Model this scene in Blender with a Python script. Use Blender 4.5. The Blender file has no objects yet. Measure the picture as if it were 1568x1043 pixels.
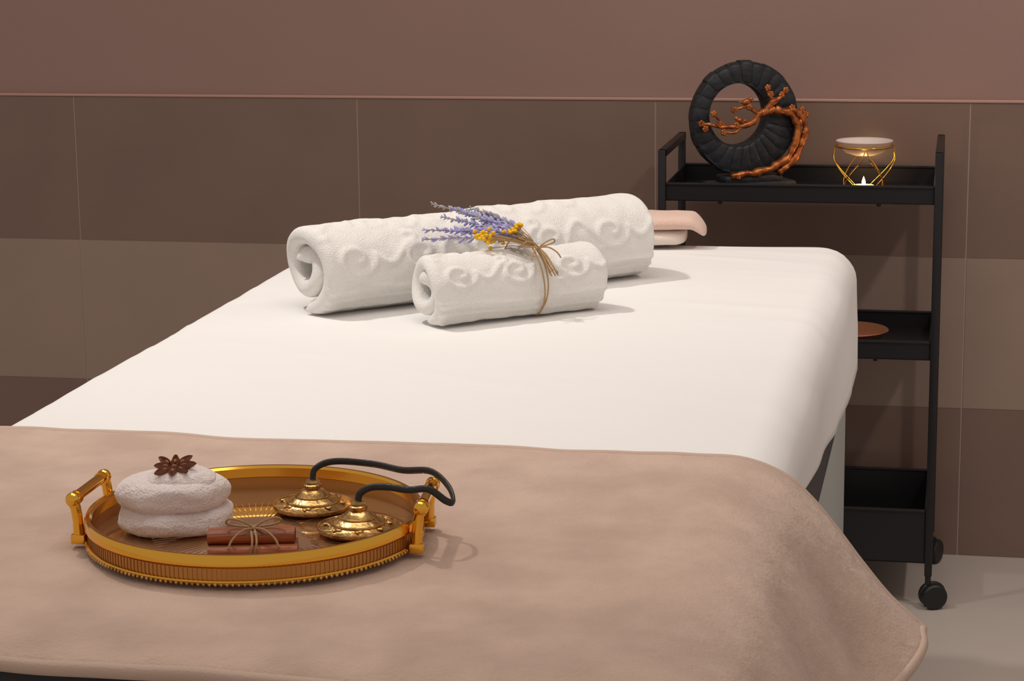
import bpy, bmesh, math, random
import numpy as np
from mathutils import Vector, Matrix, noise
random.seed(3)
sc = bpy.context.scene
sc.view_settings.view_transform = 'Standard'
PI = math.pi

# ------------------------------------------------------------------ helpers
def empty(name, loc=(0, 0, 0), rz=0.0):
    o = bpy.data.objects.new(name, None)
    o.empty_display_size = 0.05
    o.location = loc
    o.rotation_euler = (0, 0, rz)
    sc.collection.objects.link(o)
    return o

def M(name, col, rough=0.5, metal=0.0, var=0.0, vscale=5.0, col2=None, bump=0.0, bscale=200.0,
      sheen=0.0, trans=0.0, emit=None, estr=0.0, stretch=(1, 1, 1), coat=0.0, ior=1.45, spec=0.5,
      bump2=0.0, b2scale=10.0):
    m = bpy.data.materials.new(name)
    m.use_nodes = True
    nt = m.node_tree
    p = nt.nodes['Principled BSDF']
    p.inputs['Base Color'].default_value = (*col, 1)
    p.inputs['Roughness'].default_value = rough
    p.inputs['Metallic'].default_value = metal
    p.inputs['IOR'].default_value = ior
    p.inputs['Specular IOR Level'].default_value = spec
    if sheen:
        p.inputs['Sheen Weight'].default_value = sheen
        p.inputs['Sheen Roughness'].default_value = 0.5
    if coat:
        p.inputs['Coat Weight'].default_value = coat
    if trans:
        p.inputs['Transmission Weight'].default_value = trans
    if emit:
        p.inputs['Emission Color'].default_value = (*emit, 1)
        p.inputs['Emission Strength'].default_value = estr
    tc = nt.nodes.new('ShaderNodeTexCoord')
    mp = nt.nodes.new('ShaderNodeMapping')
    mp.inputs['Scale'].default_value = stretch
    nt.links.new(tc.outputs['Object'], mp.inputs['Vector'])
    if var or col2:
        n = nt.nodes.new('ShaderNodeTexNoise')
        n.inputs['Scale'].default_value = vscale
        n.inputs['Detail'].default_value = 6
        nt.links.new(mp.outputs[0], n.inputs['Vector'])
        r = nt.nodes.new('ShaderNodeValToRGB')
        c2 = col2 if col2 else tuple(c * (1 - var) for c in col)
        r.color_ramp.elements[0].position = 0.35
        r.color_ramp.elements[1].position = 0.65
        r.color_ramp.elements[0].color = (*c2, 1)
        r.color_ramp.elements[1].color = (*col, 1)
        nt.links.new(n.outputs['Fac'], r.inputs['Fac'])
        nt.links.new(r.outputs['Color'], p.inputs['Base Color'])
    last = None
    for (bs, sc_, dist) in ((bump, bscale, 0.002), (bump2, b2scale, 0.01)):
        if not bs:
            continue
        n = nt.nodes.new('ShaderNodeTexNoise')
        n.inputs['Scale'].default_value = sc_
        n.inputs['Detail'].default_value = 3
        nt.links.new(mp.outputs[0], n.inputs['Vector'])
        b = nt.nodes.new('ShaderNodeBump')
        b.inputs['Strength'].default_value = bs
        b.inputs['Distance'].default_value = dist
        nt.links.new(n.outputs['Fac'], b.inputs['Height'])
        if last:
            nt.links.new(last.outputs[0], b.inputs['Normal'])
        last = b
    if last:
        nt.links.new(last.outputs[0], p.inputs['Normal'])
    return m

def mkobj(name, verts, faces, mat, parent=None, smooth=True, sharp=35):
    me = bpy.data.meshes.new(name)
    me.from_pydata([tuple(v) for v in verts], [], faces)
    me.update()
    if smooth:
        me.polygons.foreach_set('use_smooth', [True] * len(me.polygons))
        if sharp:
            me.set_sharp_from_angle(angle=math.radians(sharp))
    me.materials.append(mat)
    o = bpy.data.objects.new(name, me)
    sc.collection.objects.link(o)
    if parent:
        o.parent = parent
    return o

def catmull(pts, n=8):
    P = [Vector(p) for p in pts]
    P = [P[0] * 2 - P[1]] + P + [P[-1] * 2 - P[-2]]
    out = []
    for i in range(1, len(P) - 2):
        p0, p1, p2, p3 = P[i - 1], P[i], P[i + 1], P[i + 2]
        for k in range(n):
            t = k / n
            out.append(0.5 * ((2 * p1) + (p2 - p0) * t + (2 * p0 - 5 * p1 + 4 * p2 - p3) * t * t + (3 * p1 - p0 - 3 * p2 + p3) * t ** 3))
    out.append(P[-2].copy())
    return out

class B:
    def __init__(s):
        s.v = []; s.f = []
    def add(s, vs, fs):
        o = len(s.v)
        s.v += [Vector(v) for v in vs]
        s.f += [[i + o for i in f] for f in fs]
        return s
    def frombm(s, bm, mat=None):
        if mat is not None:
            bmesh.ops.transform(bm, matrix=mat, verts=bm.verts)
        bm.verts.index_update()
        s.add([v.co.copy() for v in bm.verts], [[v.index for v in f.verts] for f in bm.faces])
        bm.free()
        return s
    def box(s, c, size, rot=None, bev=0.0, seg=2):
        bm = bmesh.new()
        bmesh.ops.create_cube(bm, size=1)
        for v in bm.verts:
            v.co = Vector((v.co.x * size[0], v.co.y * size[1], v.co.z * size[2]))
        if bev:
            bmesh.ops.bevel(bm, geom=bm.edges[:], offset=bev, segments=seg, profile=0.5, affect='EDGES')
        m = Matrix.Translation(c)
        if rot is not None:
            m = m @ rot
        return s.frombm(bm, m)
    def bb(s, lo, hi, bev=0.0):
        c = [(a + b) / 2 for a, b in zip(lo, hi)]
        return s.box(c, [abs(b - a) for a, b in zip(lo, hi)], bev=bev)
    def tube(s, pts, r, seg=12, closed=False, w=1.0, upv=None, caps=True):
        pts = [Vector(p) for p in pts]
        n = len(pts)
        rs = r if isinstance(r, (list, tuple)) else [r] * n
        o = len(s.v)
        prev = None
        for i in range(n):
            if closed:
                t = (pts[(i + 1) % n] - pts[i - 1]).normalized()
            else:
                t = (pts[min(i + 1, n - 1)] - pts[max(i - 1, 0)]).normalized()
            if upv is not None:
                a = Vector(upv)
                a = (a - t * a.dot(t)).normalized()
            elif prev is None:
                a = t.orthogonal().normalized()
            else:
                a = (prev - t * prev.dot(t)).normalized()
            prev = a
            b = t.cross(a)
            for k in range(seg):
                q = 2 * PI * k / seg
                s.v.append(pts[i] + (a * math.cos(q) + b * math.sin(q) * w) * rs[i])
        m = n if closed else n - 1
        for i in range(m):
            for k in range(seg):
                j = (i + 1) % n
                s.f.append([o + i * seg + k, o + i * seg + (k + 1) % seg, o + j * seg + (k + 1) % seg, o + j * seg + k])
        if not closed and caps:
            s.f.append([o + k for k in range(seg)][::-1])
            s.f.append([o + (n - 1) * seg + k for k in range(seg)])
        return s
    def lathe(s, prof, c=(0, 0, 0), seg=48, rot=None, fn=None):
        o = len(s.v)
        c = Vector(c)
        for (r, z) in prof:
            for k in range(seg):
                q = 2 * PI * k / seg
                rr = max(r, 1e-5)
                p = Vector((rr * math.cos(q), rr * math.sin(q), z))
                if fn:
                    p = fn(p, q)
                if rot is not None:
                    p = rot @ p
                s.v.append(c + p)
        for i in range(len(prof) - 1):
            for k in range(seg):
                s.f.append([o + i * seg + k, o + i * seg + (k + 1) % seg, o + (i + 1) * seg + (k + 1) % seg, o + (i + 1) * seg + k])
        return s
    def ell(s, c, r, rot=None, seg=12, rings=8):
        prof = [(math.sin(PI * i / rings), -math.cos(PI * i / rings)) for i in range(rings + 1)]
        R = rot if rot is not None else Matrix.Identity(3)
        rr = Vector(r)
        return s.lathe(prof, c, seg, R, fn=lambda p, q: Vector((p.x * rr.x, p.y * rr.y, p.z * rr.z)))
    def obj(s, name, mat, parent=None, smooth=True, sharp=35):
        return mkobj(name, s.v, s.f, mat, parent, smooth, sharp)

def nz(x, y, z=0.0):
    return noise.noise(Vector((x, y, z)))

# ------------------------------------------------------------------ materials
m_paint = M('wall_paint', (0.330, 0.210, 0.180), 0.5, bump=0.12, bscale=120, var=0.05, vscale=2)
m_tileA = M('tile_dark', (0.225, 0.150, 0.118), 0.28, var=0.08, vscale=6)
m_tileB = M('tile_light', (0.345, 0.252, 0.205), 0.32, var=0.06, vscale=6)
m_grout = M('grout', (0.50, 0.39, 0.33), 0.8)
m_trim = M('trim_metal', (0.52, 0.32, 0.26), 0.4, 0.2)
m_floor = M('floor_stone', (0.56, 0.50, 0.45), 0.3, var=0.06, vscale=3)
m_sheet = M('white_sheet', (0.83, 0.825, 0.81), 0.8, bump=0.10, bscale=600, sheen=0.03)
m_matt = M('mattress_dark', (0.045, 0.045, 0.05), 0.6)
m_base = M('bed_base_grey', (0.42, 0.46, 0.44), 0.45)
m_metal = M('steel_grey', (0.3, 0.3, 0.3), 0.35, 0.8)
m_blank = M('beige_plush', (0.60, 0.445, 0.355), 0.95, col2=(0.50, 0.36, 0.285), vscale=14, bump=0.5, bscale=350, sheen=0.15,
            bump2=0.22, b2scale=28)
m_welt = M('beige_welt', (0.57, 0.43, 0.345), 0.9, bump=0.3, bscale=500)
m_terry = M('white_terry', (0.87, 0.855, 0.82), 0.95, bump=0.9, bscale=600, sheen=0.05)
m_terry2 = M('pinkish_terry', (0.90, 0.80, 0.775), 0.95, bump=1.0, bscale=600, sheen=0.15, bump2=0.3, b2scale=120)
m_peach = M('peach_terry', (0.80, 0.58, 0.48), 0.95, bump=0.8, bscale=600, sheen=0.2)
m_cream = M('cream_terry', (0.84, 0.74, 0.66), 0.95, bump=0.8, bscale=600, sheen=0.2)
m_gold = M('gold', (0.90, 0.50, 0.07), 0.15, 1.0)
m_brass = M('aged_brass', (0.78, 0.50, 0.20), 0.28, 1.0, col2=(0.40, 0.24, 0.08), vscale=90, bump=0.6, bscale=160)
m_trayfl = M('amber_mirror', (0.62, 0.38, 0.21), 0.05, 0.75, coat=1.0)
m_ribs = M('tray_ribs', (0.50, 0.26, 0.08), 0.25, 0.8)
m_ridge = M('sunburst_glass', (0.68, 0.42, 0.23), 0.10, 0.8, coat=1.0)
m_black = M('black_metal', (0.010, 0.010, 0.012), 0.42)
m_rubber = M('black_rubber', (0.012, 0.012, 0.012), 0.5)
m_cord = M('black_leather', (0.02, 0.018, 0.018), 0.45, bump=0.3, bscale=400)
m_ring = M('charcoal_resin', (0.020, 0.024, 0.030), 0.5, bump=0.7, bscale=90, var=0.4, vscale=40)
m_copper = M('copper_branch', (0.62, 0.21, 0.055), 0.36, 0.6, col2=(0.24, 0.06, 0.018), vscale=70, bump=0.6, bscale=120)
m_twine = M('jute_twine', (0.50, 0.32, 0.15), 0.9, bump=0.8, bscale=900)
m_stem = M('dry_stem', (0.42, 0.27, 0.13), 0.8)
m_lav = M('lavender_bloom', (0.30, 0.29, 0.60), 0.8, col2=(0.46, 0.45, 0.70), vscale=150)
m_green = M('lavender_calyx', (0.33, 0.35, 0.36), 0.8, col2=(0.42, 0.41, 0.48), vscale=100)
m_yel = M('yellow_bloom', (0.90, 0.58, 0.01), 0.7, col2=(0.75, 0.40, 0.01), vscale=200)
m_cinn = M('cinnamon', (0.40, 0.11, 0.035), 0.5, col2=(0.20, 0.05, 0.015), vscale=40, stretch=(0.3, 3, 3), bump=0.5, bscale=200)
m_anise = M('star_anise_brown', (0.19, 0.065, 0.030), 0.5, bump=0.6, bscale=400)
m_seed = M('anise_seed', (0.34, 0.12, 0.04), 0.2)
m_cup = M('frosted_bowl', (0.86, 0.76, 0.70), 0.35, trans=0.12)
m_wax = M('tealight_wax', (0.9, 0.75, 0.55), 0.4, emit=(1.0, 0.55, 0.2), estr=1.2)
m_flame = M('flame', (1, 0.8, 0.4), 0.5, emit=(1.0, 0.72, 0.35), estr=30)
m_alu = M('tealight_cup', (0.7, 0.7, 0.7), 0.3, 1.0)
m_wood = M('copper_dish', (0.42, 0.17, 0.09), 0.35, 0.4)

# ------------------------------------------------------------------ room
WY = 4.32
TH_ = 0.2962
wall = empty('wall_back')
B().bb((-4.5, WY, 0), (2.6, WY + 0.12, 2.9)).obj('painted_wall', m_paint, wall, False)
B().bb((-4.5, WY - 0.008, 0), (2.6, WY - 0.0005, TH_ * 3)).obj('grout_bed', m_grout, wall, False)
ta, tb = B(), B()
for r in range(3):
    for c in range(-7, 4):
        x0 = 0.0125 + c * 0.6
        lo = (x0 + 0.0014, WY - 0.0095, r * TH_ + 0.0007)
        hi = (x0 + 0.5986, WY - 0.002, (r + 1) * TH_ - 0.0007)
        (tb if r == 1 else ta).bb(lo, hi)
ta.obj('tiles_dark', m_tileA, wall, False)
tb.obj('tiles_light', m_tileB, wall, False)
B().bb((-4.5, WY - 0.012, 0.889), (2.6, WY - 0.0005, 0.8945), bev=0.0015).obj('trim_1', m_trim)
fl = empty('floor')
fb = B()
for i in range(-5, 3):
    for j in range(-2, 5):
        x0 = 0.55 + i * 0.9; y0 = 0.72 + j * 0.9
        x1 = min(x0 + 0.898, 2.6); y1 = min(y0 + 0.898, WY)
        if x0 < x1 and y0 < y1:
            fb.bb((max(x0, -4.5), y0, -0.02), (x1, y1, 0.0))
fb.obj('floor_slabs', m_floor, fl, False)
B().bb((-4.5, -1.2, -0.06), (2.6, WY, -0.0015)).obj('floor_bed', m_grout, fl, False)

# ------------------------------------------------------------------ bed
bed = empty('massage_bed')
X0, X1, Y0, Y1, ZT = -1.005, -0.155, 1.50, 3.455, 0.75

def rrect(x0, x1, y0, y1, r, step=0.02, nc=10):
    pts = []
    cs = [((x1 - r, y0 + r), -PI / 2), ((x1 - r, y1 - r), 0), ((x0 + r, y1 - r), PI / 2), ((x0 + r, y0 + r), PI)]
    for i, (c, a) in enumerate(cs):
        for k in range(nc + 1):
            q = a + PI / 2 * k / nc
            pts.append((c[0] + r * math.cos(q), c[1] + r * math.sin(q), math.cos(q), math.sin(q)))
        c2, a2 = cs[(i + 1) % 4]
        p = pts[-1]
        q = (c2[0] + r * math.cos(a2), c2[1] + r * math.sin(a2))
        L = math.hypot(q[0] - p[0], q[1] - p[1])
        n = int(L / step)
        for k in range(1, n):
            pts.append((p[0] + (q[0] - p[0]) * k / n, p[1] + (q[1] - p[1]) * k / n, p[2], p[3]))
    return pts

def cover(name, x0, x1, y0, y1, zt, rc, rf, drop, mat, wr=None, nring=26, tuck=0.02, step=0.02):
    per = rrect(x0, x1, y0, y1, rc, step)
    n = len(per)
    cx = (x0 + x1) / 2; hw = (x1 - x0) / 2
    ya, yb = y0 + hw, y1 - hw
    V = []; F = []
    rows = []
    for t in range(nring + 1):
        tt = t / nring
        row = []
        for (px, py, nx, ny) in per:
            ex, ey = px - nx * rf, py - ny * rf
            sx, sy = cx, min(max(ey, ya), yb)
            row.append(Vector((sx + (ex - sx) * tt, sy + (ey - sy) * tt, zt)))
        rows.append(row)
    for k in range(1, 8):
        q = PI / 2 * k / 7
        rows.append([Vector((px - nx * rf * (1 - math.sin(q)), py - ny * rf * (1 - math.sin(q)), zt - rf * (1 - math.cos(q)))) for (px, py, nx, ny) in per])
    for k in range(1, 9):
        row = []
        for (px, py, nx, ny) in per:
            d = drop(px, py) - rf
            row.append(Vector((px, py, zt - rf - d * k / 8)))
        rows.append(row)
    if tuck:
        rows.append([Vector((px - nx * tuck, py - ny * tuck, zt - drop(px, py) - 0.004)) for (px, py, nx, ny) in per])
    for ri, row in enumerate(rows):
        for (v, (px, py, nx, ny)) in zip(row, per):
            if wr:
                v = wr(v, nx, ny, ri, len(rows))
            V.append(v)
    for i in range(len(rows) - 1):
        for k in range(n):
            k2 = (k + 1) % n
            F.append([i * n + k, (i + 1) * n + k, (i + 1) * n + k2, i * n + k2])
    return mkobj(name, V, F, mat, bed, True, 0)

def sheet_drop(x, y):
    f = min(max((y - 2.25) / 1.03, 0), 1)
    d = 0.068 + 0.115 * f
    if y < 1.98:
        d = 0.05
    return d

def sheet_wr(v, nx, ny, ri, nr):
    x, y, z = v
    if z > ZT - 0.01:
        under = min(1.0, max(0.0, (y - 1.95) / 0.15))
        h = 0.0022 * nz(x * 2.0, y * 4) + 0.0006 * nz(x * 5 + 3, y * 18)
        patch = max(0, nz(x * 2.1 + 5, y * 2.1, 2) + 0.2)
        h += 0.0060 * patch * max(0, nz(x * 3 + y * 2, y * 15 - x * 5, 4))
        edge = min(1.0, max(0, (x - (-0.55)) / 0.25)) * max(0, nz(1.7, y * 2.6, 6) + 0.3)
        h += 0.0065 * edge * max(0, nz(x * 3.0, y * 24 + x * 5, 9))
        for (a, b, c, s) in ((0.25, 1.0, -2.46, 0.007), (-0.12, 1.0, -2.62, 0.005), (0.5, 1.0, -2.15, 0.006), (-0.35, 1.0, -2.58, 0.005)):
            dd = a * x + b * y + c
            h += 0.0024 * math.exp(-(dd / s) ** 2) * max(0, 0.2 + nz(x * 3, y * 3, a * 10))
        return Vector((x, y, z + h * (0.2 + 0.8 * under)))
    dd = ZT - z
    a = 0.0040 * nz(y * 5 + x * 5, dd * 4) * min(1, dd / 0.05)
    fl_ = 0.008 * min(1.0, dd / 0.12)
    if y < 2.05:
        a = -0.002; fl_ = 0.0
    return Vector((x + nx * (a + fl_), y + ny * a, z + 0.0015 * nz(y * 8, x * 8) * min(1, dd / 0.1)))

cover('fitted_sheet', X0, X1, 1.90, Y1, ZT, 0.065, 0.045, sheet_drop, m_sheet, sheet_wr, 80, 0.012, 0.012)
cover('mattress', X0 + 0.006, X1 - 0.006, Y0 + 0.004, Y1 - 0.006, ZT - 0.010, 0.06, 0.05, lambda x, y: 0.185, m_matt, None, 4, 0.3)
bb = B()
bb.bb((X0 + 0.013, Y0 + 0.1, 0.06), (X1 - 0.013, Y1 - 0.008, 0.565), bev=0.010)
bb.bb((X0 + 0.04, Y0 + 0.16, 0.0), (X1 - 0.05, Y1 - 0.1, 0.07), bev=0.004)
bb.obj('bed_base', m_base, bed)
bb = B()
for yy in (Y0 + 0.6, Y1 - 0.75):
    bb.bb((X1 - 0.0135, yy, 0.08), (X1 - 0.0120, yy + 0.004, 0.55))
bb.obj('base_panel_seams', m_metal, bed)

# ------------------------------------------------------------------ blanket
blanket = empty('plush_blanket')
BY0, BY1 = 1.463, 2.066
prof = catmull([(-0.30, 0, 0.7585), (-0.25, 0, 0.7595), (-0.2, 0, 0.7585), (-0.162, 0, 0.746), (-0.134, 0, 0.724), (-0.106, 0, 0.694),
                (-0.081, 0, 0.664), (-0.052, 0, 0.632), (-0.018, 0, 0.604)], 6)
side = [Vector((p.x, p.z)) for p in prof]
cols = []
nmid = 60
for p in reversed(side):
    cols.append((-1, p.x, p.y))
for k in range(1, nmid):
    cols.append((0, k / nmid, 0.7585))
for p in side:
    cols.append((1, p.x, p.y))
NY = 70
V = []; F = []
nc = len(cols)
CXB = -0.590
for j in range(NY + 1):
    ty = j / NY
    y = BY0 + (BY1 - BY0) * ty
    near = min(1, max(0, (BY1 - y) / 0.22))
    for (sd, a, z) in cols:
        if sd == 0:
            xl = 2 * CXB + 0.30; x = xl + (-0.30 - xl) * a
            zz = z; w = 0
        else:
            w = min(1, max(0, (a + 0.15) / 0.12))
            x = a - 0.046 * near * w ** 1.3
            zz = z - 0.010 * near * w
            x += 0.007 * w * math.sin(y * 38 + 1.0) + 0.008 * w * nz(y * 9, 2.0)
            zz += 0.005 * w * math.sin(y * 38 + 1.0)
            if sd < 0:
                x = 2 * CXB - x
        zz += (0.0020 * nz(x * 6, y * 8, 1) + 0.0013 * nz(x * 16, y * 16, 5)) * (1 - 0.5 * w)
        zz += 0.003 * max(0, 1 - abs(y - BY1) / 0.05) * (0.5 + nz(x * 8, 0, 7))
        e = max(0, (1.51 - y) / 0.05)
        zz -= 0.010 * e * e
        yy = y + 0.004 * nz(x * 7, 3.3) - max(0.0, min(x, -0.2) + 0.98) * 0.055 * (1 - ty)
        V.append(Vector((x, yy, zz)))
for j in range(NY):
    for i in range(nc - 1):
        F.append([j * nc + i, j * nc + i + 1, (j + 1) * nc + i + 1, (j + 1) * nc + i])
bo = mkobj('blanket_cloth', V, F, m_blank, blanket, True, 0)
so = bo.modifiers.new('thick', 'SOLIDIFY'); so.thickness = 0.009; so.offset = 0.0
sb = bo.modifiers.new('sub', 'SUBSURF'); sb.levels = 1; sb.render_levels = 2
tx = bpy.data.textures.new('fuzz', 'CLOUDS'); tx.noise_scale = 0.012
dm = bo.modifiers.new('fuzz', 'DISPLACE'); dm.texture = tx; dm.strength = 0.0012; dm.texture_coords = 'LOCAL'
hem = [V[i] for i in range(nc)] + [V[j * nc + nc - 1] for j in range(1, NY)] + [V[NY * nc + i] for i in range(nc - 1, -1, -1)] + [V[j * nc] for j in range(NY - 1, 0, -1)]
B().tube(hem, 0.0060, 8, closed=True).obj('hem_welt', m_welt, blanket, True, 0)

# ------------------------------------------------------------------ towel rolls
def scroll_pts(var):
    out = []
    n = 44
    R0 = 0.025
    for k in range(n):
        t = k / (n - 1)
        a = -0.6 + 2 * PI * 1.12 * t
        r = 0.006 + (R0 - 0.006) * t ** 0.8
        out.append((r * math.cos(a) * 1.25, r * math.sin(a)))
    ex, ey = out[-1]
    for k in range(1, 22):
        t = k / 21
        out.append((ex + 0.052 * t, ey + (0.017 * math.sin(t * PI * 1.25) if var else -0.013 * math.sin(t * PI * 1.4))))
    ex, ey = out[-1]
    for k in range(1, 12):
        t = k / 11
        out.append((ex + 0.010 * math.sin(t * PI), ey - 0.008 * (1 - math.cos(t * PI)) * (1 if var else -1)))
    return np.array(out)

def towel_roll(name, L, R, p, parent, mat, loc=(0, 0, 0), rz=0, sq=0.8, seed=1, step=0.0024, bands=(0.022, 0.036, 0.05), s0=0.1, phi_end=-100, yw=1.04, esc=1.0, jag=1.0):
    t = p * 0.90
    turns = (R - p / 2 - p * 0.50) / p
    TH = 2 * PI * turns
    N = int(TH * R * 0.72 / step)
    th = np.linspace(0, TH, N)
    rc = R - p / 2 - p * (TH - th) / (2 * PI)
    inner_w = np.clip((TH - th) / (2 * PI), 0, 1)
    rc = rc + jag * 0.0022 * np.sin(th * 2.0 + seed) * inner_w
    phi = math.radians(phi_end) - (TH - th)
    ds = np.gradient(th) * rc
    s = np.cumsum(ds); s = s - s[0]
    tot = s[-1]
    h = t / 2
    w = np.ones(N)
    e = np.clip((h - (tot - s)) / h, 0, 1); w *= np.sqrt(np.clip(1 - e * e, 0, 1))
    e = np.clip((h - s) / h, 0, 1); w *= np.sqrt(np.clip(1 - e * e, 0, 1))
    cx = rc * np.cos(phi); cz = rc * np.sin(phi)
    nx_ = np.cos(phi); nz_ = np.sin(phi)
    K = int(L / step)
    ax = list(np.linspace(-L / 2 + h, L / 2 - h, K))
    cap = [math.radians(a) for a in (15, 30, 45, 58, 70, 80, 90)]
    rings = [(-L / 2 + h - h * math.sin(a), math.cos(a)) for a in reversed(cap)] + [(v, 1.0) for v in ax] + [(L / 2 - h + h * math.sin(a), math.cos(a)) for a in cap]
    vv = np.array([r[0] for r in rings]); cf = np.array([r[1] for r in rings])
    sarc = (tot - s) * (R / (R - p / 2))
    S, VV = np.meshgrid(sarc, vv)
    H = np.zeros_like(S)
    outer = (S < 2 * PI * R * 0.95)
    rnd = random.Random(seed)
    k = 0
    for row, sv in enumerate((s0, s0 + 0.066 * esc)):
        v0 = -L / 2 + (0.045 + 0.05 * row) * esc
        while v0 < L / 2 - 0.04 * esc:
            q = scroll_pts((k + row) % 2) * rnd.uniform(0.92, 1.05) * esc
            if row:
                q = -q
            q[:, 0] += v0; q[:, 1] += sv
            msk = (VV > q[:, 0].min() - 0.012) & (VV < q[:, 0].max() + 0.012) & (abs(S - sv) < 0.045)
            a = np.stack([VV[msk], S[msk]], 1)
            if len(a):
                d = np.full(len(a), 9.0)
                for c in q:
                    d = np.minimum(d, (a[:, 0] - c[0]) ** 2 + (a[:, 1] - c[1]) ** 2)
                H[msk] = np.maximum(H[msk], (0.0034 - 0.0014 * row) * np.exp(-(d / ((0.0050 * esc) ** 2)) ** 1.3))
            k += 1
            v0 += 0.102 * esc
    for b in bands:
        H += 0.0042 * np.exp(-((S - b - 0.0025 * np.sin(VV * 22 + b * 90)) / 0.0036) ** 2)
    H *= outer
    nr = len(rings)
    loF = np.zeros_like(H)
    for i in range(0, nr):
        if i % 3 == 0:
            for j in range(0, N):
                loF[i, j] = 0.0034 * nz(vv[i] * 12 + seed, cx[j] * 14, cz[j] * 14) + 0.0014 * nz(vv[i] * 60, cx[j] * 60, cz[j] * 60 + seed)
        else:
            loF[i] = loF[i - 1]
    loF = (np.roll(loF, 1, 0) + loF + np.roll(loF, -1, 0)) / 3
    shift = jag * (0.004 * np.sin(th * 1.7 + seed) - 0.004 * (1 - th / TH))
    sgn = np.sign(VV)
    AX = VV + sgn * shift[None, :] * np.clip((abs(VV) - L / 2 + 0.06) / 0.06, 0, 1)
    oo = (h * w)[None, :] * cf[:, None]
    Yo = cx[None, :] + nx_[None, :] * (oo + (H + loF) * cf[:, None])
    Zo = cz[None, :] + nz_[None, :] * (oo + (H + loF) * cf[:, None])
    Yi = cx[None, :] - nx_[None, :] * oo
    Zi = cz[None, :] - nz_[None, :] * oo
    Xl = np.concatenate([AX, AX[:, ::-1]], 1)
    Yl = np.concatenate([Yo, Yi[:, ::-1]], 1)
    Zl = np.concatenate([Zo, Zi[:, ::-1]], 1)
    Zl *= 0.95; Yl *= yw
    lim = -sq * R
    Zl = np.where(Zl < lim, lim + (Zl - lim) * 0.12, Zl)
    Zl -= Zl.min()
    m = Xl.shape[1]
    V = np.stack([Xl.ravel(), Yl.ravel(), Zl.ravel()], 1)
    i = np.arange(nr - 1)[:, None] * m
    j = np.arange(m)[None, :]
    j2 = (j + 1) % m
    Fq = np.stack([(i + j), (i + j2), (i + m + j2), (i + m + j)], 2).reshape(-1, 4)
    me = bpy.data.meshes.new(name)
    me.from_pydata(V.tolist(), [], Fq.tolist())
    me.update()
    me.polygons.foreach_set('use_smooth', [True] * len(me.polygons))
    me.materials.append(mat)
    o = bpy.data.objects.new(name, me)
    sc.collection.objects.link(o)
    o.location = loc
    o.rotation_euler = (0, 0, rz)
    if parent:
        o.parent = parent
    bm = bmesh.new(); bm.from_mesh(me); bmesh.ops.recalc_face_normals(bm, faces=bm.faces); bm.to_mesh(me); bm.free()
    return o

d = Vector((0.714, 0.700)).normalized(); nrm = Vector((-d.y, d.x))
cbig = Vector((-0.6225, 2.937)) + nrm * 0.050
towel_roll('rolled_bath_towel', 0.535, 0.072, 0.0275, None, m_terry, loc=(cbig.x, cbig.y, ZT + 0.003), rz=math.atan2(d.y, d.x), s0=0.112, seed=2, yw=1.10, bands=(0.040, 0.054, 0.068))
d2 = Vector((0.182, 0.158)).normalized(); n2 = Vector((-d2.y, d2.x))
csm = Vector((-0.554, 2.783)) + n2 * 0.036
A2 = math.atan2(d2.y, d2.x)
small = empty('rolled_hand_towel', (csm.x, csm.y, ZT + 0.003), A2)
RB = 0.054
towel_roll('towel_cloth', 0.252, RB, 0.021, small, m_terry, s0=0.094, seed=7, bands=(0.026, 0.040, 0.054), step=0.002, esc=0.80)
def loop_at(xo, k=0.0):
    pts = []
    for i in range(64):
        q = 2 * PI * i / 64
        y = math.cos(q) * (RB * 1.04 + 0.0036); z = math.sin(q) * (RB + 0.0036) * 0.95
        z = max(z, -0.8 * RB - 0.0005)
        pts.append((xo + 0.003 * math.sin(q * 2 + k), y, z + 0.8 * RB + 0.0012))
    return pts
tw = B()
tw.tube(loop_at(0.022), 0.0010, 6, closed=True)
tw.tube(loop_at(0.0245, 1.4), 0.0010, 6, closed=True)
kn = Vector((0.024, -0.040, 0.8 * RB + 0.042))
def bow(b, k, sc_=1.0, rr=0.0011):
    for sx, ph in ((1, 0.3), (-1, 0.2)):
        pts = [k, k + Vector((0.010 * sx, -0.004, 0.008)) * sc_, k + Vector((0.022 * sx, -0.004, 0.011)) * sc_, k + Vector((0.026 * sx, 0.0, 0.006)) * sc_,
               k + Vector((0.018 * sx, 0.004, 0.002)) * sc_, k + Vector((0.006 * sx, 0.002, 0.001)) * sc_, k]
        b.tube(catmull(pts, 6), rr, 6)
        b.tube(catmull([k, k + Vector((0.010 * sx, -0.010, 0.001)) * sc_, k + Vector((0.020 * sx, -0.017, -0.006)) * sc_, k + Vector((0.024 * sx, -0.022, -0.014)) * sc_], 6), rr, 6)
    b.ell(k, (0.003 * sc_, 0.003 * sc_, 0.0026 * sc_))
bow(tw, kn + Vector((0, -0.002, 0.005)), 0.9, 0.0010)
tw.obj('twine_tie', m_twine, small, True, 0)

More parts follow.
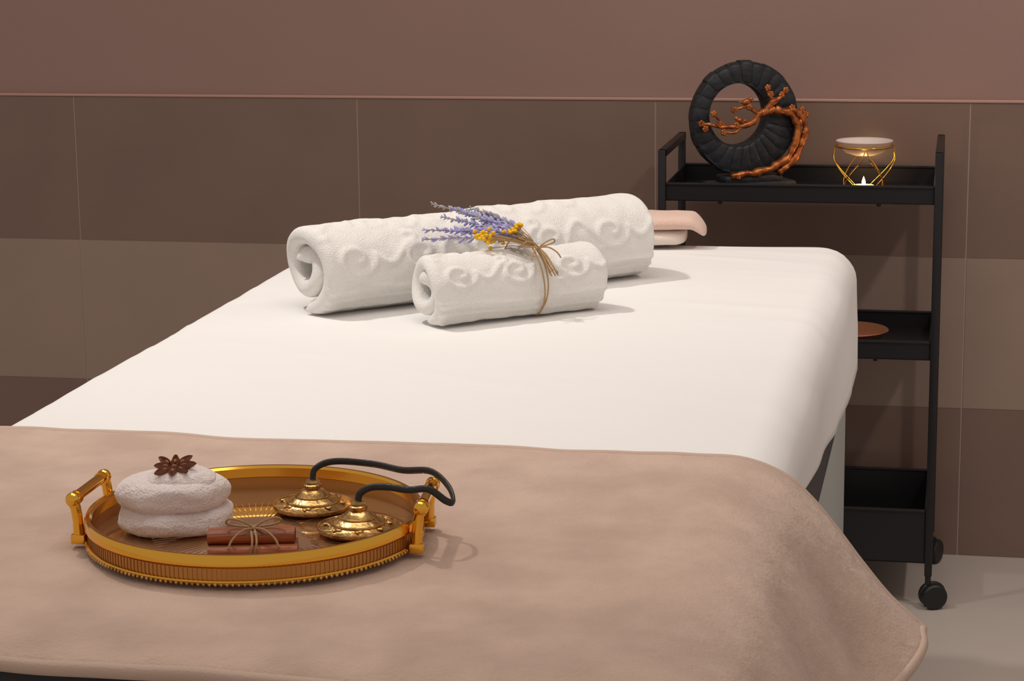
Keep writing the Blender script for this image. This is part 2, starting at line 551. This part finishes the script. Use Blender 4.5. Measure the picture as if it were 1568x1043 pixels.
# lavender bouquet resting on the rolls
bq = empty('dried_lavender_bouquet')
T = Vector((-0.5346, 2.796, 0.8405))
st = B(); lv = B(); gr = B(); yl = B()
tips = [(-0.690, 2.875, 0.886), (-0.675, 2.865, 0.870), (-0.694, 2.842, 0.856), (-0.692, 2.830, 0.845),
        (-0.650, 2.868, 0.878), (-0.632, 2.862, 0.882), (-0.618, 2.862, 0.876), (-0.665, 2.837, 0.856), (-0.640, 2.825, 0.860), (-0.655, 2.855, 0.882)]
rnd = random.Random(11)
def spike(b, a, c, n, size):
    ax = (c - a)
    for i in range(n):
        t = i / (n - 1)
        p = a + ax * t
        rr = size * (1 - 0.4 * t)
        for k in range(4):
            q = rnd.uniform(0, 2 * PI)
            side_ = ax.normalized().orthogonal().normalized()
            side_ = Matrix.Rotation(q, 3, ax.normalized()) @ side_
            dd = (side_ * 0.75 + ax.normalized() * 0.9).normalized()
            R = dd.to_track_quat('Z', 'Y').to_matrix()
            l = rr * rnd.uniform(0.7, 1.15)
            b.ell(p + dd * l * 0.8, (l * 0.33, l * 0.33, l), R, 6, 5)
for i, tp in enumerate(tips):
    tp = Vector(tp)
    mid = T.lerp(tp, 0.5) + Vector((rnd.uniform(-1, 1) * 0.004, rnd.uniform(-1, 1) * 0.004, 0.008))
    tail = T + Vector((0.026 + rnd.uniform(-0.006, 0.006), -0.022 + rnd.uniform(-0.004, 0.004), -0.027 + rnd.uniform(-0.004, 0.004)))
    off = Vector((rnd.uniform(-1, 1) * 0.002, rnd.uniform(-1, 1) * 0.002, 0.001 + rnd.uniform(0, 1) * 0.003))
    path = catmull([tail, T + off, mid, tp], 12)
    st.tube(path, 0.0009, 5)
    k0 = int(len(path) * rnd.uniform(0.50, 0.62))
    b = lv if i not in (0, 5) else gr
    for k in range(k0, len(path), 2):
        q = path[k]; nx2 = path[min(k + 1, len(path) - 1)]
        if (nx2 - q).length < 1e-4:
            nx2 = q + (q - path[k - 1])
        spike(b, q, nx2, 2, 0.0066 * (1.1 - 0.55 * (k - k0) / (len(path) - k0)))
for (c, n, r) in (((-0.600, 2.792, 0.857), 28, 0.0130), ((-0.564, 2.818, 0.867), 10, 0.008), ((-0.571, 2.805, 0.860), 6, 0.006), ((-0.612, 2.805, 0.857), 8, 0.008)):
    for i in range(n):
        p = Vector(c) + Vector((rnd.gauss(0, 1), rnd.gauss(0, 1), rnd.gauss(0, 0.6))) * r * 0.6
        yl.ell(p, (0.0029, 0.0029, 0.0026), None, 8, 6)
        if i % 2 == 0:
            st.tube([T + Vector((0, 0, 0.003)), T.lerp(p, 0.5) + Vector((0, 0, 0.004)), p], 0.0006, 4)
st.obj('stems', m_stem, bq, True, 0)
lv.obj('lavender_flowers', m_lav, bq, True, 0)
gr.obj('dried_flowers', m_green, bq, True, 0)
yl.obj('yellow_flowers', m_yel, bq, True, 0)

# folded peach towel at the far edge of the bed
pt = empty('folded_peach_towel', (-0.505, 3.400, ZT + 0.0035), 0.03)
def slab(b, cz, hz, hx, hy, ox=0.0, seed=0, droop=0.0):
    n1, n2_ = 40, 20
    V = []; F = []
    for i in range(n1 + 1):
        for j in range(n2_):
            u = -PI / 2 + PI * i / n1; q = 2 * PI * j / n2_
            def sp_(c, e): return math.copysign(abs(c) ** e, c)
            x = sp_(math.sin(u), 0.5) * hx
            cu = abs(math.cos(u)) ** 0.35
            y = sp_(math.cos(q), 0.6) * hy * cu
            z = sp_(math.sin(q), 0.75) * hz * cu
            nn = 0.0015 * nz(x * 40 + seed, y * 40, z * 40)
            z -= droop * max(0, (abs(x) / hx - 0.82) / 0.18) ** 1.5
            V.append((x + ox, y + nn, z + cz + nn))
    for i in range(n1):
        for j in range(n2_):
            F.append([i * n2_ + j, i * n2_ + (j + 1) % n2_, (i + 1) * n2_ + (j + 1) % n2_, (i + 1) * n2_ + j])
    b.add(V, F)
s_ = B(); slab(s_, 0.014, 0.0135, 0.100, 0.045, -0.01, 1); s_.obj('inner_layer', m_cream, pt, True, 0)
s_ = B(); slab(s_, 0.0375, 0.0125, 0.120, 0.047, 0.0, 5, 0.017); s_.obj('outer_layer', m_peach, pt, True, 0)

# ------------------------------------------------------------------ tray with ritual objects
def RF(R, F, z=0.0):
    return Vector((0.98 * R - 0.199 * F, 0.199 * R + 0.98 * F, z))
TZ = 0.7665
TX, TY = -0.5735, 1.730
tray = empty('round_gold_tray', (TX, TY, TZ))
RT = 0.1395
B().lathe([(0, 0.0), (RT - 0.003, 0.0), (RT - 0.001, 0.001), (RT - 0.001, 0.004), (RT - 0.004, 0.0045), (0, 0.0045)], seg=96).obj('tray_base', m_trayfl, tray, True, 30)
g = B()
g.lathe([(RT - 0.0045, 0.0155), (RT - 0.0045, 0.0235), (RT - 0.0025, 0.0255), (RT + 0.0005, 0.0255), (RT + 0.0018, 0.0235), (RT + 0.0018, 0.0165), (RT, 0.0145), (RT - 0.003, 0.0145), (RT - 0.0045, 0.0155)], seg=128)
g.tube([(math.cos(q) * RT, math.sin(q) * RT, 0.0035) for q in [2 * PI * k / 128 for k in range(128)]], 0.0015, 8, closed=True)
g.obj('tray_rim', m_gold, tray, True, 40)
bd = B()
for k in range(190):
    q = 2 * PI * k / 190
    bd.ell((math.cos(q) * (RT + 0.001), math.sin(q) * (RT + 0.001), 0.0017), (0.0017, 0.0017, 0.0017), None, 6, 5)
bd.obj('beaded_edge', m_brass, tray, True, 0)
rb = B()
rb.lathe([(RT - 0.0022, 0.004), (RT - 0.0022, 0.016), (RT - 0.0008, 0.016), (RT - 0.0008, 0.004)], seg=128)
for k in range(220):
    q = 2 * PI * k / 220
    R_ = Matrix.Rotation(q, 4, 'Z')
    rb.box((math.cos(q) * (RT - 0.001), math.sin(q) * (RT - 0.001), 0.0098), (0.0016, 0.0010, 0.0120), rot=R_)
rb.obj('ribbed_wall', m_ribs, tray, True, 30)
rr_ = B()
for k in range(90):
    q = 2 * PI * k / 90
    R_ = Matrix.Rotation(q, 4, 'Z')
    rr_.box((math.cos(q) * 0.064, math.sin(q) * 0.064, 0.0045), (0.046, 0.0007, 0.0005), rot=R_)
rr_.obj('sunburst_ridges', m_ridge, tray, True, 30)
for sgn_, nm in ((0, 'handle_right'), (PI, 'handle_left')):
    h_ = B()
    a0 = math.radians(6) if sgn_ == 0 else PI + math.radians(2)
    Rm = Matrix.Rotation(a0, 4, 'Z')
    def W(x, y, z): return (Rm @ Vector((x, y, z)))
    xo = RT + 0.006
    for sy in (-1, 1):
        y = 0.038 * sy
        xx = xo - 0.004
        h_.box(W(xx, y, 0.004), (0.012, 0.011, 0.008), rot=Rm, bev=0.001)
        h_.tube([W(xx, y, 0.006), W(xx + 0.0005, y, 0.018), W(xx + 0.002, y, 0.030), W(xx + 0.004, y, 0.035)], [0.0050, 0.0044, 0.0044, 0.0050], 12)
        h_.ell(W(xx + 0.004, y, 0.037), (0.0064, 0.0064, 0.0064), None, 16, 10)
        h_.tube([W(xx + 0.004, y - 0.006 * sy, 0.037), W(xx + 0.004, y - 0.009 * sy, 0.037)], 0.006, 16)
    h_.tube([W(xo, -0.036, 0.037), W(xo, -0.02, 0.0375), W(xo, 0.02, 0.0375), W(xo, 0.036, 0.037)], 0.0046, 14)
    h_.obj(nm, m_gold, tray, True, 40)

ZF = TZ + 0.0048
tl = Vector((TX, TY, ZF))
fc = empty('folded_face_cloth', tl + RF(-0.070, 0.010))
def lump(b, c, r, e1, seed, n1=40, n2_=72, amp=0.003):
    V = []; F = []
    for i in range(n1 + 1):
        u = -PI / 2 + PI * i / n1
        for j in range(n2_):
            q = 2 * PI * j / n2_
            cu = abs(math.cos(u)) ** e1; su = math.copysign(abs(math.sin(u)) ** 0.9, math.sin(u))
            k = 1 + 0.07 * nz(math.cos(q) * 1.3 + seed, math.sin(q) * 1.3, su)
            p = Vector((cu * math.cos(q) * r[0] * k, cu * math.sin(q) * r[1] * k, su * r[2]))
            nn = p.normalized() * (amp * nz(p.x * 34 + seed, p.y * 34, p.z * 40) + 0.0010 * nz(p.x * 170, p.y * 170, p.z * 170 + seed))
            V.append(p + nn + Vector(c))
    for i in range(n1):
        for j in range(n2_):
            F.append([i * n2_ + j, i * n2_ + (j + 1) % n2_, (i + 1) * n2_ + (j + 1) % n2_, (i + 1) * n2_ + j])
    b.add(V, F)
b = B()
lump(b, (0, 0, 0.0120), (0.0490, 0.044, 0.0120), 0.34, 1)
lump(b, (-0.001, 0.001, 0.0320), (0.0460, 0.042, 0.0140), 0.36, 4)
lump(b, (0.006, 0.003, 0.0415), (0.032, 0.030, 0.0115), 0.8, 9, amp=0.003)
b.obj('cloth_folds', m_terry2, fc, True, 0)
# star anise
sa = empty('star_anise', tl + RF(-0.067, 0.004, 0.0530))
sa.rotation_euler = (math.radians(14), 0, 0)
b = B(); sd_ = B()
for k in range(8):
    q = 2 * PI * k / 8 + 0.2
    l = 0.0180 * (1 + 0.12 * math.sin(k * 2.7))
    Rz = Matrix.Rotation(q, 3, 'Z')
    V = []; F = []
    n = 10
    for i in range(n + 1):
        t = i / n
        wd = 0.0042 * math.sin(PI * min(1, t * 1.02)) ** 0.8 * (1 - 0.3 * t) + 0.0003
        ht = 0.0045 * math.sin(PI * t) ** 0.7 + 0.0006
        zc = 0.004 * t ** 2.5
        for (yy, zz) in ((-wd * 0.55, ht + zc), (-wd, ht * 0.4 + zc), (0, -ht * 0.35 + zc), (wd, ht * 0.4 + zc), (wd * 0.55, ht + zc), (0, ht * 0.15 + zc)):
            V.append(Rz @ Vector((0.001 + l * t, yy, zz)))
    for i in range(n):
        for j in range(6):
            F.append([i * 6 + j, i * 6 + (j + 1) % 6, (i + 1) * 6 + (j + 1) % 6, (i + 1) * 6 + j])
    b.add(V, F)
    sd_.ell(Rz @ Vector((l * 0.5, 0, 0.0032)), (0.0032, 0.0016, 0.0018), Rz, 8, 6)
b.ell((0, 0, 0.002), (0.003, 0.003, 0.0025), None, 10, 6)
b.obj('carpels', m_anise, sa, True, 50)
sd_.obj('seeds', m_seed, sa, True, 0)

# cinnamon bundle
cn = empty('cinnamon_stick_bundle', tl + RF(0.006, -0.072), 0.28)
b = B()
def quill(b, c, L, R, az, seed):
    th_ = 0.0012
    prof_ = []
    for sg in (1, -1):
        arr = []
        for k in range(28):
            t = k / 27
            a = PI / 2 + sg * (2 * PI * 1.15 * t)
            r = R * 0.5 * (1 - 0.55 * t)
            arr.append(Vector((sg * -1 * R * 0.5 + r * math.cos(a), r * math.sin(a))))
        prof_.append(arr)
    line = prof_[0][::-1] + prof_[1]
    V = []; F = []
    nA = 10
    Rz = Matrix.Rotation(az, 3, 'Z')
    n = len(line)
    for i in range(nA + 1):
        x = -L / 2 + L * i / nA
        for s2 in (1, -1):
            for j, p in enumerate(line):
                t = (line[min(j + 1, n - 1)] - line[max(j - 1, 0)])
                if t.length < 1e-7: t = Vector((1, 0))
                t.normalize()
                nn = Vector((-t.y, t.x)) * th_ * 0.5 * s2
                w = 0.0004 * nz(x * 60, j * 0.2, seed)
                V.append(Vector(c) + Rz @ Vector((x, p.x + nn.x + w, p.y + nn.y + w)))
    m = 2 * n
    def idx(i, s2, j): return i * m + (0 if s2 > 0 else n) + j
    for i in range(nA):
        for j in range(n - 1):
            F.append([idx(i, 1, j), idx(i, 1, j + 1), idx(i + 1, 1, j + 1), idx(i + 1, 1, j)])
            F.append([idx(i, -1, j), idx(i + 1, -1, j), idx(i + 1, -1, j + 1), idx(i, -1, j + 1)])
    for i in (0, nA):
        for j in range(n - 1):
            F.append([idx(i, 1, j), idx(i, -1, j), idx(i, -1, j + 1), idx(i, 1, j + 1)])
    b.add(V, F)
quill(b, (0.000, -0.010, 0.0062), 0.072, 0.0105, 0.0, 1)
quill(b, (0.002, 0.010, 0.0062), 0.068, 0.0100, 0.03, 2)
quill(b, (-0.001, 0.0, 0.0165), 0.070, 0.0105, -0.05, 3)
quill(b, (0.001, 0.015, 0.0140), 0.062, 0.0070, 0.06, 4)
b.obj('cinnamon_quills', m_cinn, cn, True, 50)
b = B()
for xo in (-0.001, 0.0025):
    lp = []
    for k in range(40):
        q = 2 * PI * k / 40
        lp.append((xo + 0.001 * math.sin(3 * q), 0.002 + 0.0225 * math.cos(q), max(0.0006, 0.0105 + 0.0125 * math.sin(q))))
    b.tube(lp, 0.0010, 6, closed=True)
bow(b, Vector((0.001, -0.002, 0.0235)), 0.85, 0.001)
b.obj('twine_bow', m_twine, cn, True, 0)

# tingsha cymbals
tg = empty('tingsha_cymbals', tl)
cprof = [(0.0, 0.0), (0.024, 0.0), (0.0325, 0.0025), (0.0345, 0.0045), (0.0345, 0.006), (0.031, 0.0068), (0.026, 0.0075), (0.0235, 0.0085),
         (0.021, 0.0105), (0.017, 0.0125), (0.0145, 0.0135), (0.0135, 0.0148), (0.0125, 0.0162), (0.010, 0.0185), (0.007, 0.0200), (0.0065, 0.0205),
         (0.0078, 0.0215), (0.0078, 0.0235), (0.006, 0.0245), (0.0055, 0.0250), (0.0062, 0.0258), (0.0052, 0.0278), (0.0, 0.0285)]
FO = -0.011
C1, C2 = RF(0.043, 0.070 + FO, 0), RF(0.087, 0.000 + FO, 0)
for i, c in enumerate((C1, C2)):
    b = B()
    b.lathe(cprof, c, seg=72)
    for k in range(8):
        q = 2 * PI * k / 8 + i
        p = c + Vector((math.cos(q) * 0.0265, math.sin(q) * 0.0265, 0.0082))
        Rz = Matrix.Rotation(q + 0.5, 3, 'Z')
        b.ell(p, (0.0035, 0.0016, 0.0012), Rz, 8, 6)
        b.ell(p + Rz @ Vector((0.0, 0.004, 0)), (0.0016, 0.0026, 0.0011), Rz, 8, 6)
    for rr2, z2 in ((0.0338, 0.0066), (0.0225, 0.0098), (0.0145, 0.0142)):
        b.tube([c + Vector((math.cos(q) * rr2, math.sin(q) * rr2, z2)) for q in [2 * PI * k / 72 for k in range(72)]], 0.0009, 6, closed=True)
    b.obj('cymbal_%d' % (i + 1), m_brass, tg, True, 40)
b = B()
cp = [(0.043, 0.070, 0.026), (0.046, 0.074, 0.037), (0.062, 0.083, 0.0405), (0.095, 0.080, 0.0385), (0.122, 0.058, 0.0385), (0.147, 0.034, 0.0435),
      (0.162, 0.014, 0.036), (0.167, -0.010, 0.029), (0.161, -0.018, 0.032), (0.147, -0.020, 0.0425), (0.130, -0.012, 0.0400), (0.112, -0.002, 0.0400),
      (0.098, 0.001, 0.039), (0.089, 0.001, 0.034), (0.087, 0.000, 0.0265)]
b.tube(catmull([RF(a, f + FO, z) for (a, f, z) in cp], 12), 0.0030, 10, w=0.55)
b.obj('leather_cord', m_cord, tg, True, 0)

# ------------------------------------------------------------------ trolley
tr = empty('black_serving_trolley')
TX0, TX1, TY0, TY1 = -0.535, -0.033, 3.96, 4.262
b = B()
pw = 0.0135
for x in (TX0, TX1 - pw):
    for y in (TY0, TY1 - pw):
        b.bb((x, y, 0.062), (x + pw, y + pw, 0.834), bev=0.0015)
    b.bb((x, TY0 + 0.001, 0.8205), (x + pw, TY1 - 0.001, 0.834), bev=0.0015)
b.obj('side_frames', m_black, tr, True, 30)
def shelf(z0, z1, y0=TY0 + 0.006, y1=TY1 - 0.006, t=0.0022):
    b = B()
    x0, x1 = TX0 + pw, TX1 - pw
    b.bb((x0, y0, z0), (x1, y1, z0 + t))
    b.bb((x0, y0, z0), (x1, y0 + t, z1)); b.bb((x0, y1 - t, z0), (x1, y1, z1))
    b.bb((x0, y0, z0), (x0 + t, y1, z1)); b.bb((x1 - t, y0, z0), (x1, y1, z1))
    b.bb((x0, y0 - 0.003, z1 - 0.004), (x1, y0 + 0.004, z1 + 0.001), bev=0.0015)
    b.bb((x0, y1 - 0.004, z1 - 0.004), (x1, y1 + 0.003, z1 + 0.001), bev=0.0015)
    return b
shelf(0.742, 0.774).obj('top_shelf', m_black, tr, True, 30)
shelf(0.462, 0.496).obj('middle_shelf', m_black, tr, True, 30)
shelf(0.085, 0.185).obj('bottom_basket', m_black, tr, True, 30)
b = B()
for x in (TX0 + 0.11, TX1 - 0.11):
    for z in (0.742, 0.462):
        b.tube([(x, TY0 + 0.02, z), (x, TY0 + 0.02, z - 0.006)], 0.004, 10)
b.obj('shelf_screws', m_black, tr)
for i, (x, y, a) in enumerate(((TX0 + pw / 2, TY0 + pw / 2, 0.5), (TX1 - pw / 2, TY0 + pw / 2, 0.35), (TX0 + pw / 2, TY1 - pw / 2 - 0.01, 0.8), (TX1 - pw / 2, TY1 - pw / 2 - 0.01, 1.2))):
    b = B()
    Rz = Matrix.Rotation(a, 3, 'Z')
    c = Vector((x, y, 0))
    wr_ = 0.0235
    o_ = Rz @ Vector((0.010, 0, 0))
    rot = Rz @ Matrix.Rotation(PI / 2, 3, 'X')
    for s2 in (-1, 1):
        b.lathe([(0, -0.006), (wr_ - 0.003, -0.006), (wr_, -0.003), (wr_, 0.003), (wr_ - 0.003, 0.006), (0, 0.006)], c + o_ + Rz @ Vector((0, 0.0095 * s2, 0)) + Vector((0, 0, wr_)), 32, rot)
    b.tube([c + Vector((0, 0, 0.066)), c + Vector((0, 0, 0.045))], 0.0055, 12)
    hood = []
    for k in range(12):
        q = -0.3 + (PI + 0.2) * k / 11
        hood.append(c + o_ + Vector((0, 0, wr_)) + Rz @ Vector((0.019 * math.cos(q), 0, 0.019 * math.sin(q) + 0.004)))
    b.tube(hood, 0.005, 8)
    b.obj('caster_%d' % (i + 1), m_rubber, tr, True, 40)

cd = empty('copper_dish', (-0.195, 4.075, 0.4650))
B().lathe([(0, 0), (0.035, 0), (0.038, 0.003), (0.055, 0.012), (0.068, 0.026), (0.0715, 0.029), (0.070, 0.0305), (0.064, 0.027), (0.052, 0.015), (0.036, 0.006), (0, 0.005)], seg=64).obj('dish_body', m_wood, cd, True, 50)
fb2 = empty('folded_white_cloth', (-0.235, 4.06, 0.0880))
b = B(); slab(b, 0.012, 0.012, 0.12, 0.09, 0, 2); slab(b, 0.034, 0.011, 0.115, 0.087, 0, 8); b.obj('cloth_layers', m_terry, fb2, True, 0)

# ------------------------------------------------------------------ ring sculpture
rs = empty('plum_branch_ring_sculpture', (-0.396, 4.10, 0.7445), math.radians(29))
b = B()
b.box((0.012, 0, 0.009), (0.165, 0.062, 0.018), bev=0.004)
b.box((0.012, 0, 0.023), (0.115, 0.05, 0.014), bev=0.004)
b.obj('plinth', m_ring, rs, True, 40)
ZC = 0.134
RO = 0.105
hc = Vector((-0.016, 0.008)); hr = 0.056
b = B()
NS = 26
def inner(a):
    dx, dz = math.cos(a), math.sin(a)
    bq_ = dx * hc.x + dz * hc.y
    return bq_ + math.sqrt(max(0, bq_ * bq_ - (hc.x ** 2 + hc.y ** 2 - hr ** 2)))
for k in range(NS):
    a0 = 2 * PI * k / NS + 0.010; a1 = 2 * PI * (k + 1) / NS - 0.010
    ro = RO * (1 + 0.012 * math.sin(k * 2.3))
    nA = 4
    V = []; F = []
    for i in range(nA + 1):
        a = a0 + (a1 - a0) * i / nA
        edge = 0.93 + 0.07 * math.sin(PI * i / nA) ** 0.5
        ri = inner(a); rmid = (ri + ro) / 2; hw2 = (ro - ri) / 2
        ty = 0.0165 * edge
        for kk in range(16):
            q = 2 * PI * kk / 16
            cx_ = math.copysign(abs(math.cos(q)) ** 0.45, math.cos(q)); sy_ = math.copysign(abs(math.sin(q)) ** 0.45, math.sin(q))
            r_ = rmid + cx_ * hw2 * (0.97 + 0.03 * edge)
            taper = 1.0 - 0.12 * (cx_ + 1) / 2
            y_ = sy_ * ty * taper + 0.0012 * nz(r_ * 60, a * 9, sy_)
            V.append(Vector((r_ * math.cos(a), y_, ZC + r_ * math.sin(a))))
    for i in range(nA):
        for kk in range(16):
            F.append([i * 16 + kk, i * 16 + (kk + 1) % 16, (i + 1) * 16 + (kk + 1) % 16, (i + 1) * 16 + kk])
    F.append(list(range(16))); F.append([nA * 16 + q for q in range(16)][::-1])
    b.add(V, F)
V = []; F = []
for k in range(96):
    a = 2 * PI * k / 96
    c_, s__, r0_, r1_ = math.cos(a), math.sin(a), inner(a) + 0.001, RO * 0.98
    for (r__, y_) in ((r0_, -0.0138), (r1_, -0.0128), (r1_, 0.0128), (r0_, 0.0138)):
        V.append((c_ * r__, y_, ZC + s__ * r__))
for k in range(96):
    for j in range(4):
        F.append([k * 4 + j, k * 4 + (j + 1) % 4, ((k + 1) % 96) * 4 + (j + 1) % 4, ((k + 1) % 96) * 4 + j])
b.add(V, F)
b.obj('segmented_ring', m_ring, rs, True, 40)
b = B()
def br(pts, r0, r1, n=7):
    P = catmull([(p[0], p[2] if len(p) > 2 else -0.024, p[1]) for p in pts], n)
    k = len(P)
    P = [p + Vector((0.0035 * nz(p.x * 60, p.z * 60, 3), 0, 0.0035 * nz(p.x * 60, p.z * 60, 8))) for p in P]
    b.tube(P, [1.12 * (r0 + (r1 - r0) * i / (k - 1)) * (1 + 0.4 * nz(i * 0.7, r0 * 100)) for i in range(k)], 10)
br([(-0.034, 0.030), (0.010, 0.036), (0.045, 0.042), (0.078, 0.060), (0.095, 0.090), (0.098, 0.120), (0.080, 0.142), (0.052, 0.150)], 0.0055, 0.007)
br([(0.06, 0.034), (0.085, 0.050), (0.104, 0.078), (0.112, 0.110), (0.107, 0.132), (0.085, 0.150)], 0.006, 0.005)
br([(0.052, 0.150), (0.030, 0.146), (0.012, 0.132), (-0.010, 0.122), (-0.040, 0.122), (-0.070, 0.126), (-0.094, 0.128)], 0.0065, 0.0024)
br([(0.030, 0.144), (0.046, 0.162), (0.062, 0.172), (0.070, 0.182)], 0.0065, 0.003)
br([(0.050, 0.163), (0.040, 0.176), (0.036, 0.188)], 0.004, 0.002)
br([(0.020, 0.140), (0.004, 0.154), (-0.012, 0.157), (-0.030, 0.150)], 0.004, 0.0018)
br([(-0.010, 0.124), (-0.026, 0.112), (-0.048, 0.112)], 0.003, 0.0016)
br([(-0.045, 0.122), (-0.06, 0.138), (-0.07, 0.145)], 0.0027, 0.0014)
br([(0.095, 0.115), (0.108, 0.133), (0.106, 0.146)], 0.005, 0.003)
for (x, z) in ((-0.094, 0.130), (-0.086, 0.120), (-0.070, 0.147), (-0.05, 0.112), (-0.030, 0.152), (0.036, 0.190), (0.072, 0.184), (0.064, 0.176),
               (0.106, 0.147), (0.113, 0.138), (0.100, 0.140), (-0.060, 0.128), (-0.025, 0.124), (0.042, 0.178), (0.0, 0.156), (0.085, 0.152), (0.112, 0.105), (0.094, 0.06), (0.02, 0.034), (-0.02, 0.030)):
    for k in range(5):
        q = 2 * PI * k / 5 + x * 50
        b.ell((x + 0.0036 * math.cos(q), -0.027, z + 0.0036 * math.sin(q)), (0.0032, 0.0020, 0.0032), None, 8, 6)
    b.ell((x, -0.0285, z), (0.0018, 0.0018, 0.0018), None, 8, 6)
for (x, z, s1) in ((-0.018, 0.132, 1), (-0.006, 0.166, -1)):
    b.ell((x, -0.026, z), (0.009, 0.005, 0.0055), Matrix.Rotation(0.35 * s1, 3, 'Y'), 12, 8)
    b.ell((x - 0.008 * s1, -0.027, z + 0.005), (0.004, 0.0036, 0.004), None, 10, 8)
    b.tube([(x + 0.007 * s1, -0.026, z - 0.001), (x + 0.016 * s1, -0.026, z + 0.001)], [0.003, 0.001], 8)
    b.tube([(x - 0.011 * s1, -0.027, z + 0.005), (x - 0.015 * s1, -0.027, z + 0.004)], [0.0014, 0.0003], 6)
b.obj('plum_tree_relief', m_copper, rs, True, 0)

# ------------------------------------------------------------------ oil burner / candle holder
ch = empty('gold_wire_candle_burner', (-0.176, 4.11, 0.7445))
b = B()
RT_ = 0.0525
ZB = 0.084
b.tube([(RT_ * math.cos(q), RT_ * math.sin(q), ZB) for q in [2 * PI * k / 48 for k in range(48)]], 0.0015, 8, closed=True)
b.tube([(0.034 * math.cos(q), 0.034 * math.sin(q), 0.0016) for q in [2 * PI * k / 40 for k in range(40)]], 0.0012, 8, closed=True)
for k in range(4):
    for sg in (1, -1):
        a = 2 * PI * k / 4 + 0.1
        pts = [(RT_, 0, ZB), (RT_ + 0.003, 0.15, 0.062), (0.050, 0.5, 0.042), (0.043, 0.95, 0.020), (0.034, 1.35, 0.0015)]
        b.tube(catmull([(r * math.cos(a + sg * da), r * math.sin(a + sg * da), z) for (r, da, z) in pts], 8), 0.0011, 6)
b.obj('wire_frame', m_gold, ch, True, 0)
B().lathe([(0, 0.066), (0.018, 0.067), (0.034, 0.072), (0.045, 0.082), (0.0505, 0.092), (0.0520, 0.0935), (0.0505, 0.0945), (0.047, 0.091), (0.041, 0.083), (0.03, 0.076), (0, 0.070)], seg=64).obj('oil_bowl', m_cup, ch, True, 0)
B().lathe([(0, 0.001), (0.019, 0.001), (0.0195, 0.003), (0.0195, 0.012), (0.0185, 0.012), (0.0185, 0.004), (0, 0.004)], seg=40).obj('tealight_cup', m_alu, ch)
B().lathe([(0, 0.004), (0.018, 0.004), (0.018, 0.0095), (0.016, 0.010), (0, 0.0095)], seg=40).obj('tealight_wax', m_wax, ch)
B().tube([(0, 0, 0.009), (0.0004, 0, 0.014)], 0.0006, 6).obj('wick', m_rubber, ch)
B().lathe([(0, 0.0115), (0.0026, 0.0130), (0.0036, 0.0160), (0.0028, 0.0200), (0.0012, 0.0250), (0, 0.0280)], seg=20).obj('flame', m_flame, ch)

# ------------------------------------------------------------------ lights
def light(name, typ, loc, target, energy, color, **kw):
    l = bpy.data.lights.new(name, typ)
    l.energy = energy; l.color = color
    for k, v in kw.items():
        setattr(l, k, v)
    o = bpy.data.objects.new(name, l)
    o.location = loc
    o.rotation_euler = (Vector(target) - Vector(loc)).to_track_quat('-Z', 'Y').to_euler()
    sc.collection.objects.link(o)
    return o
light('ceiling_spot_bed', 'SPOT', (-1.55, 2.80, 2.75), (-0.62, 2.65, 0.75), 92, (1.0, 0.955, 0.895), spot_size=math.radians(72), spot_blend=1.0, shadow_soft_size=0.06)
light('fill_softbox', 'AREA', (-0.6, 2.2, 2.8), (-0.5, 2.8, 0.5), 15, (1.0, 0.90, 0.82), shape='RECTANGLE', size=1.6, size_y=1.2)  # added soft area light overhead, for fill and highlights on the gold
light('ceiling_spot_right', 'SPOT', (1.1, 3.0, 2.75), (0.1, 4.2, 0.2), 62, (1.0, 0.88, 0.80), spot_size=math.radians(85), spot_blend=0.9, shadow_soft_size=0.08)
light('tealight_glow', 'POINT', (-0.176, 4.11, 0.7445 + 0.036), (0, 0, 0), 0.12, (1.0, 0.55, 0.22), shadow_soft_size=0.006)

w = bpy.data.worlds.new('World'); sc.world = w; w.use_nodes = True
bg = w.node_tree.nodes['Background']
bg.inputs[0].default_value = (1.0, 0.85, 0.77, 1); bg.inputs[1].default_value = 0.43

# ------------------------------------------------------------------ camera
psi = math.radians(11.5); p = math.radians(11.5); roll = 0.0115
hv = Vector((-math.sin(psi), math.cos(psi), 0)); r_ = Vector((math.cos(psi), math.sin(psi), 0)); zz = Vector((0, 0, 1))
dv = hv * math.cos(p) - zz * math.sin(p); uv = hv * math.sin(p) + zz * math.cos(p)
xr = (r_ - uv * roll).normalized(); yu = (uv + r_ * roll).normalized()
cam = bpy.data.cameras.new('camera')
cam.sensor_width = 36; cam.lens = 3420 / 1568 * 36
cam.clip_start = 0.05
co = bpy.data.objects.new('camera', cam)
co.matrix_world = Matrix(((xr.x, yu.x, -dv.x, 0), (xr.y, yu.y, -dv.y, 0), (xr.z, yu.z, -dv.z, 1.30), (0, 0, 0, 1)))
sc.collection.objects.link(co)
sc.camera = co
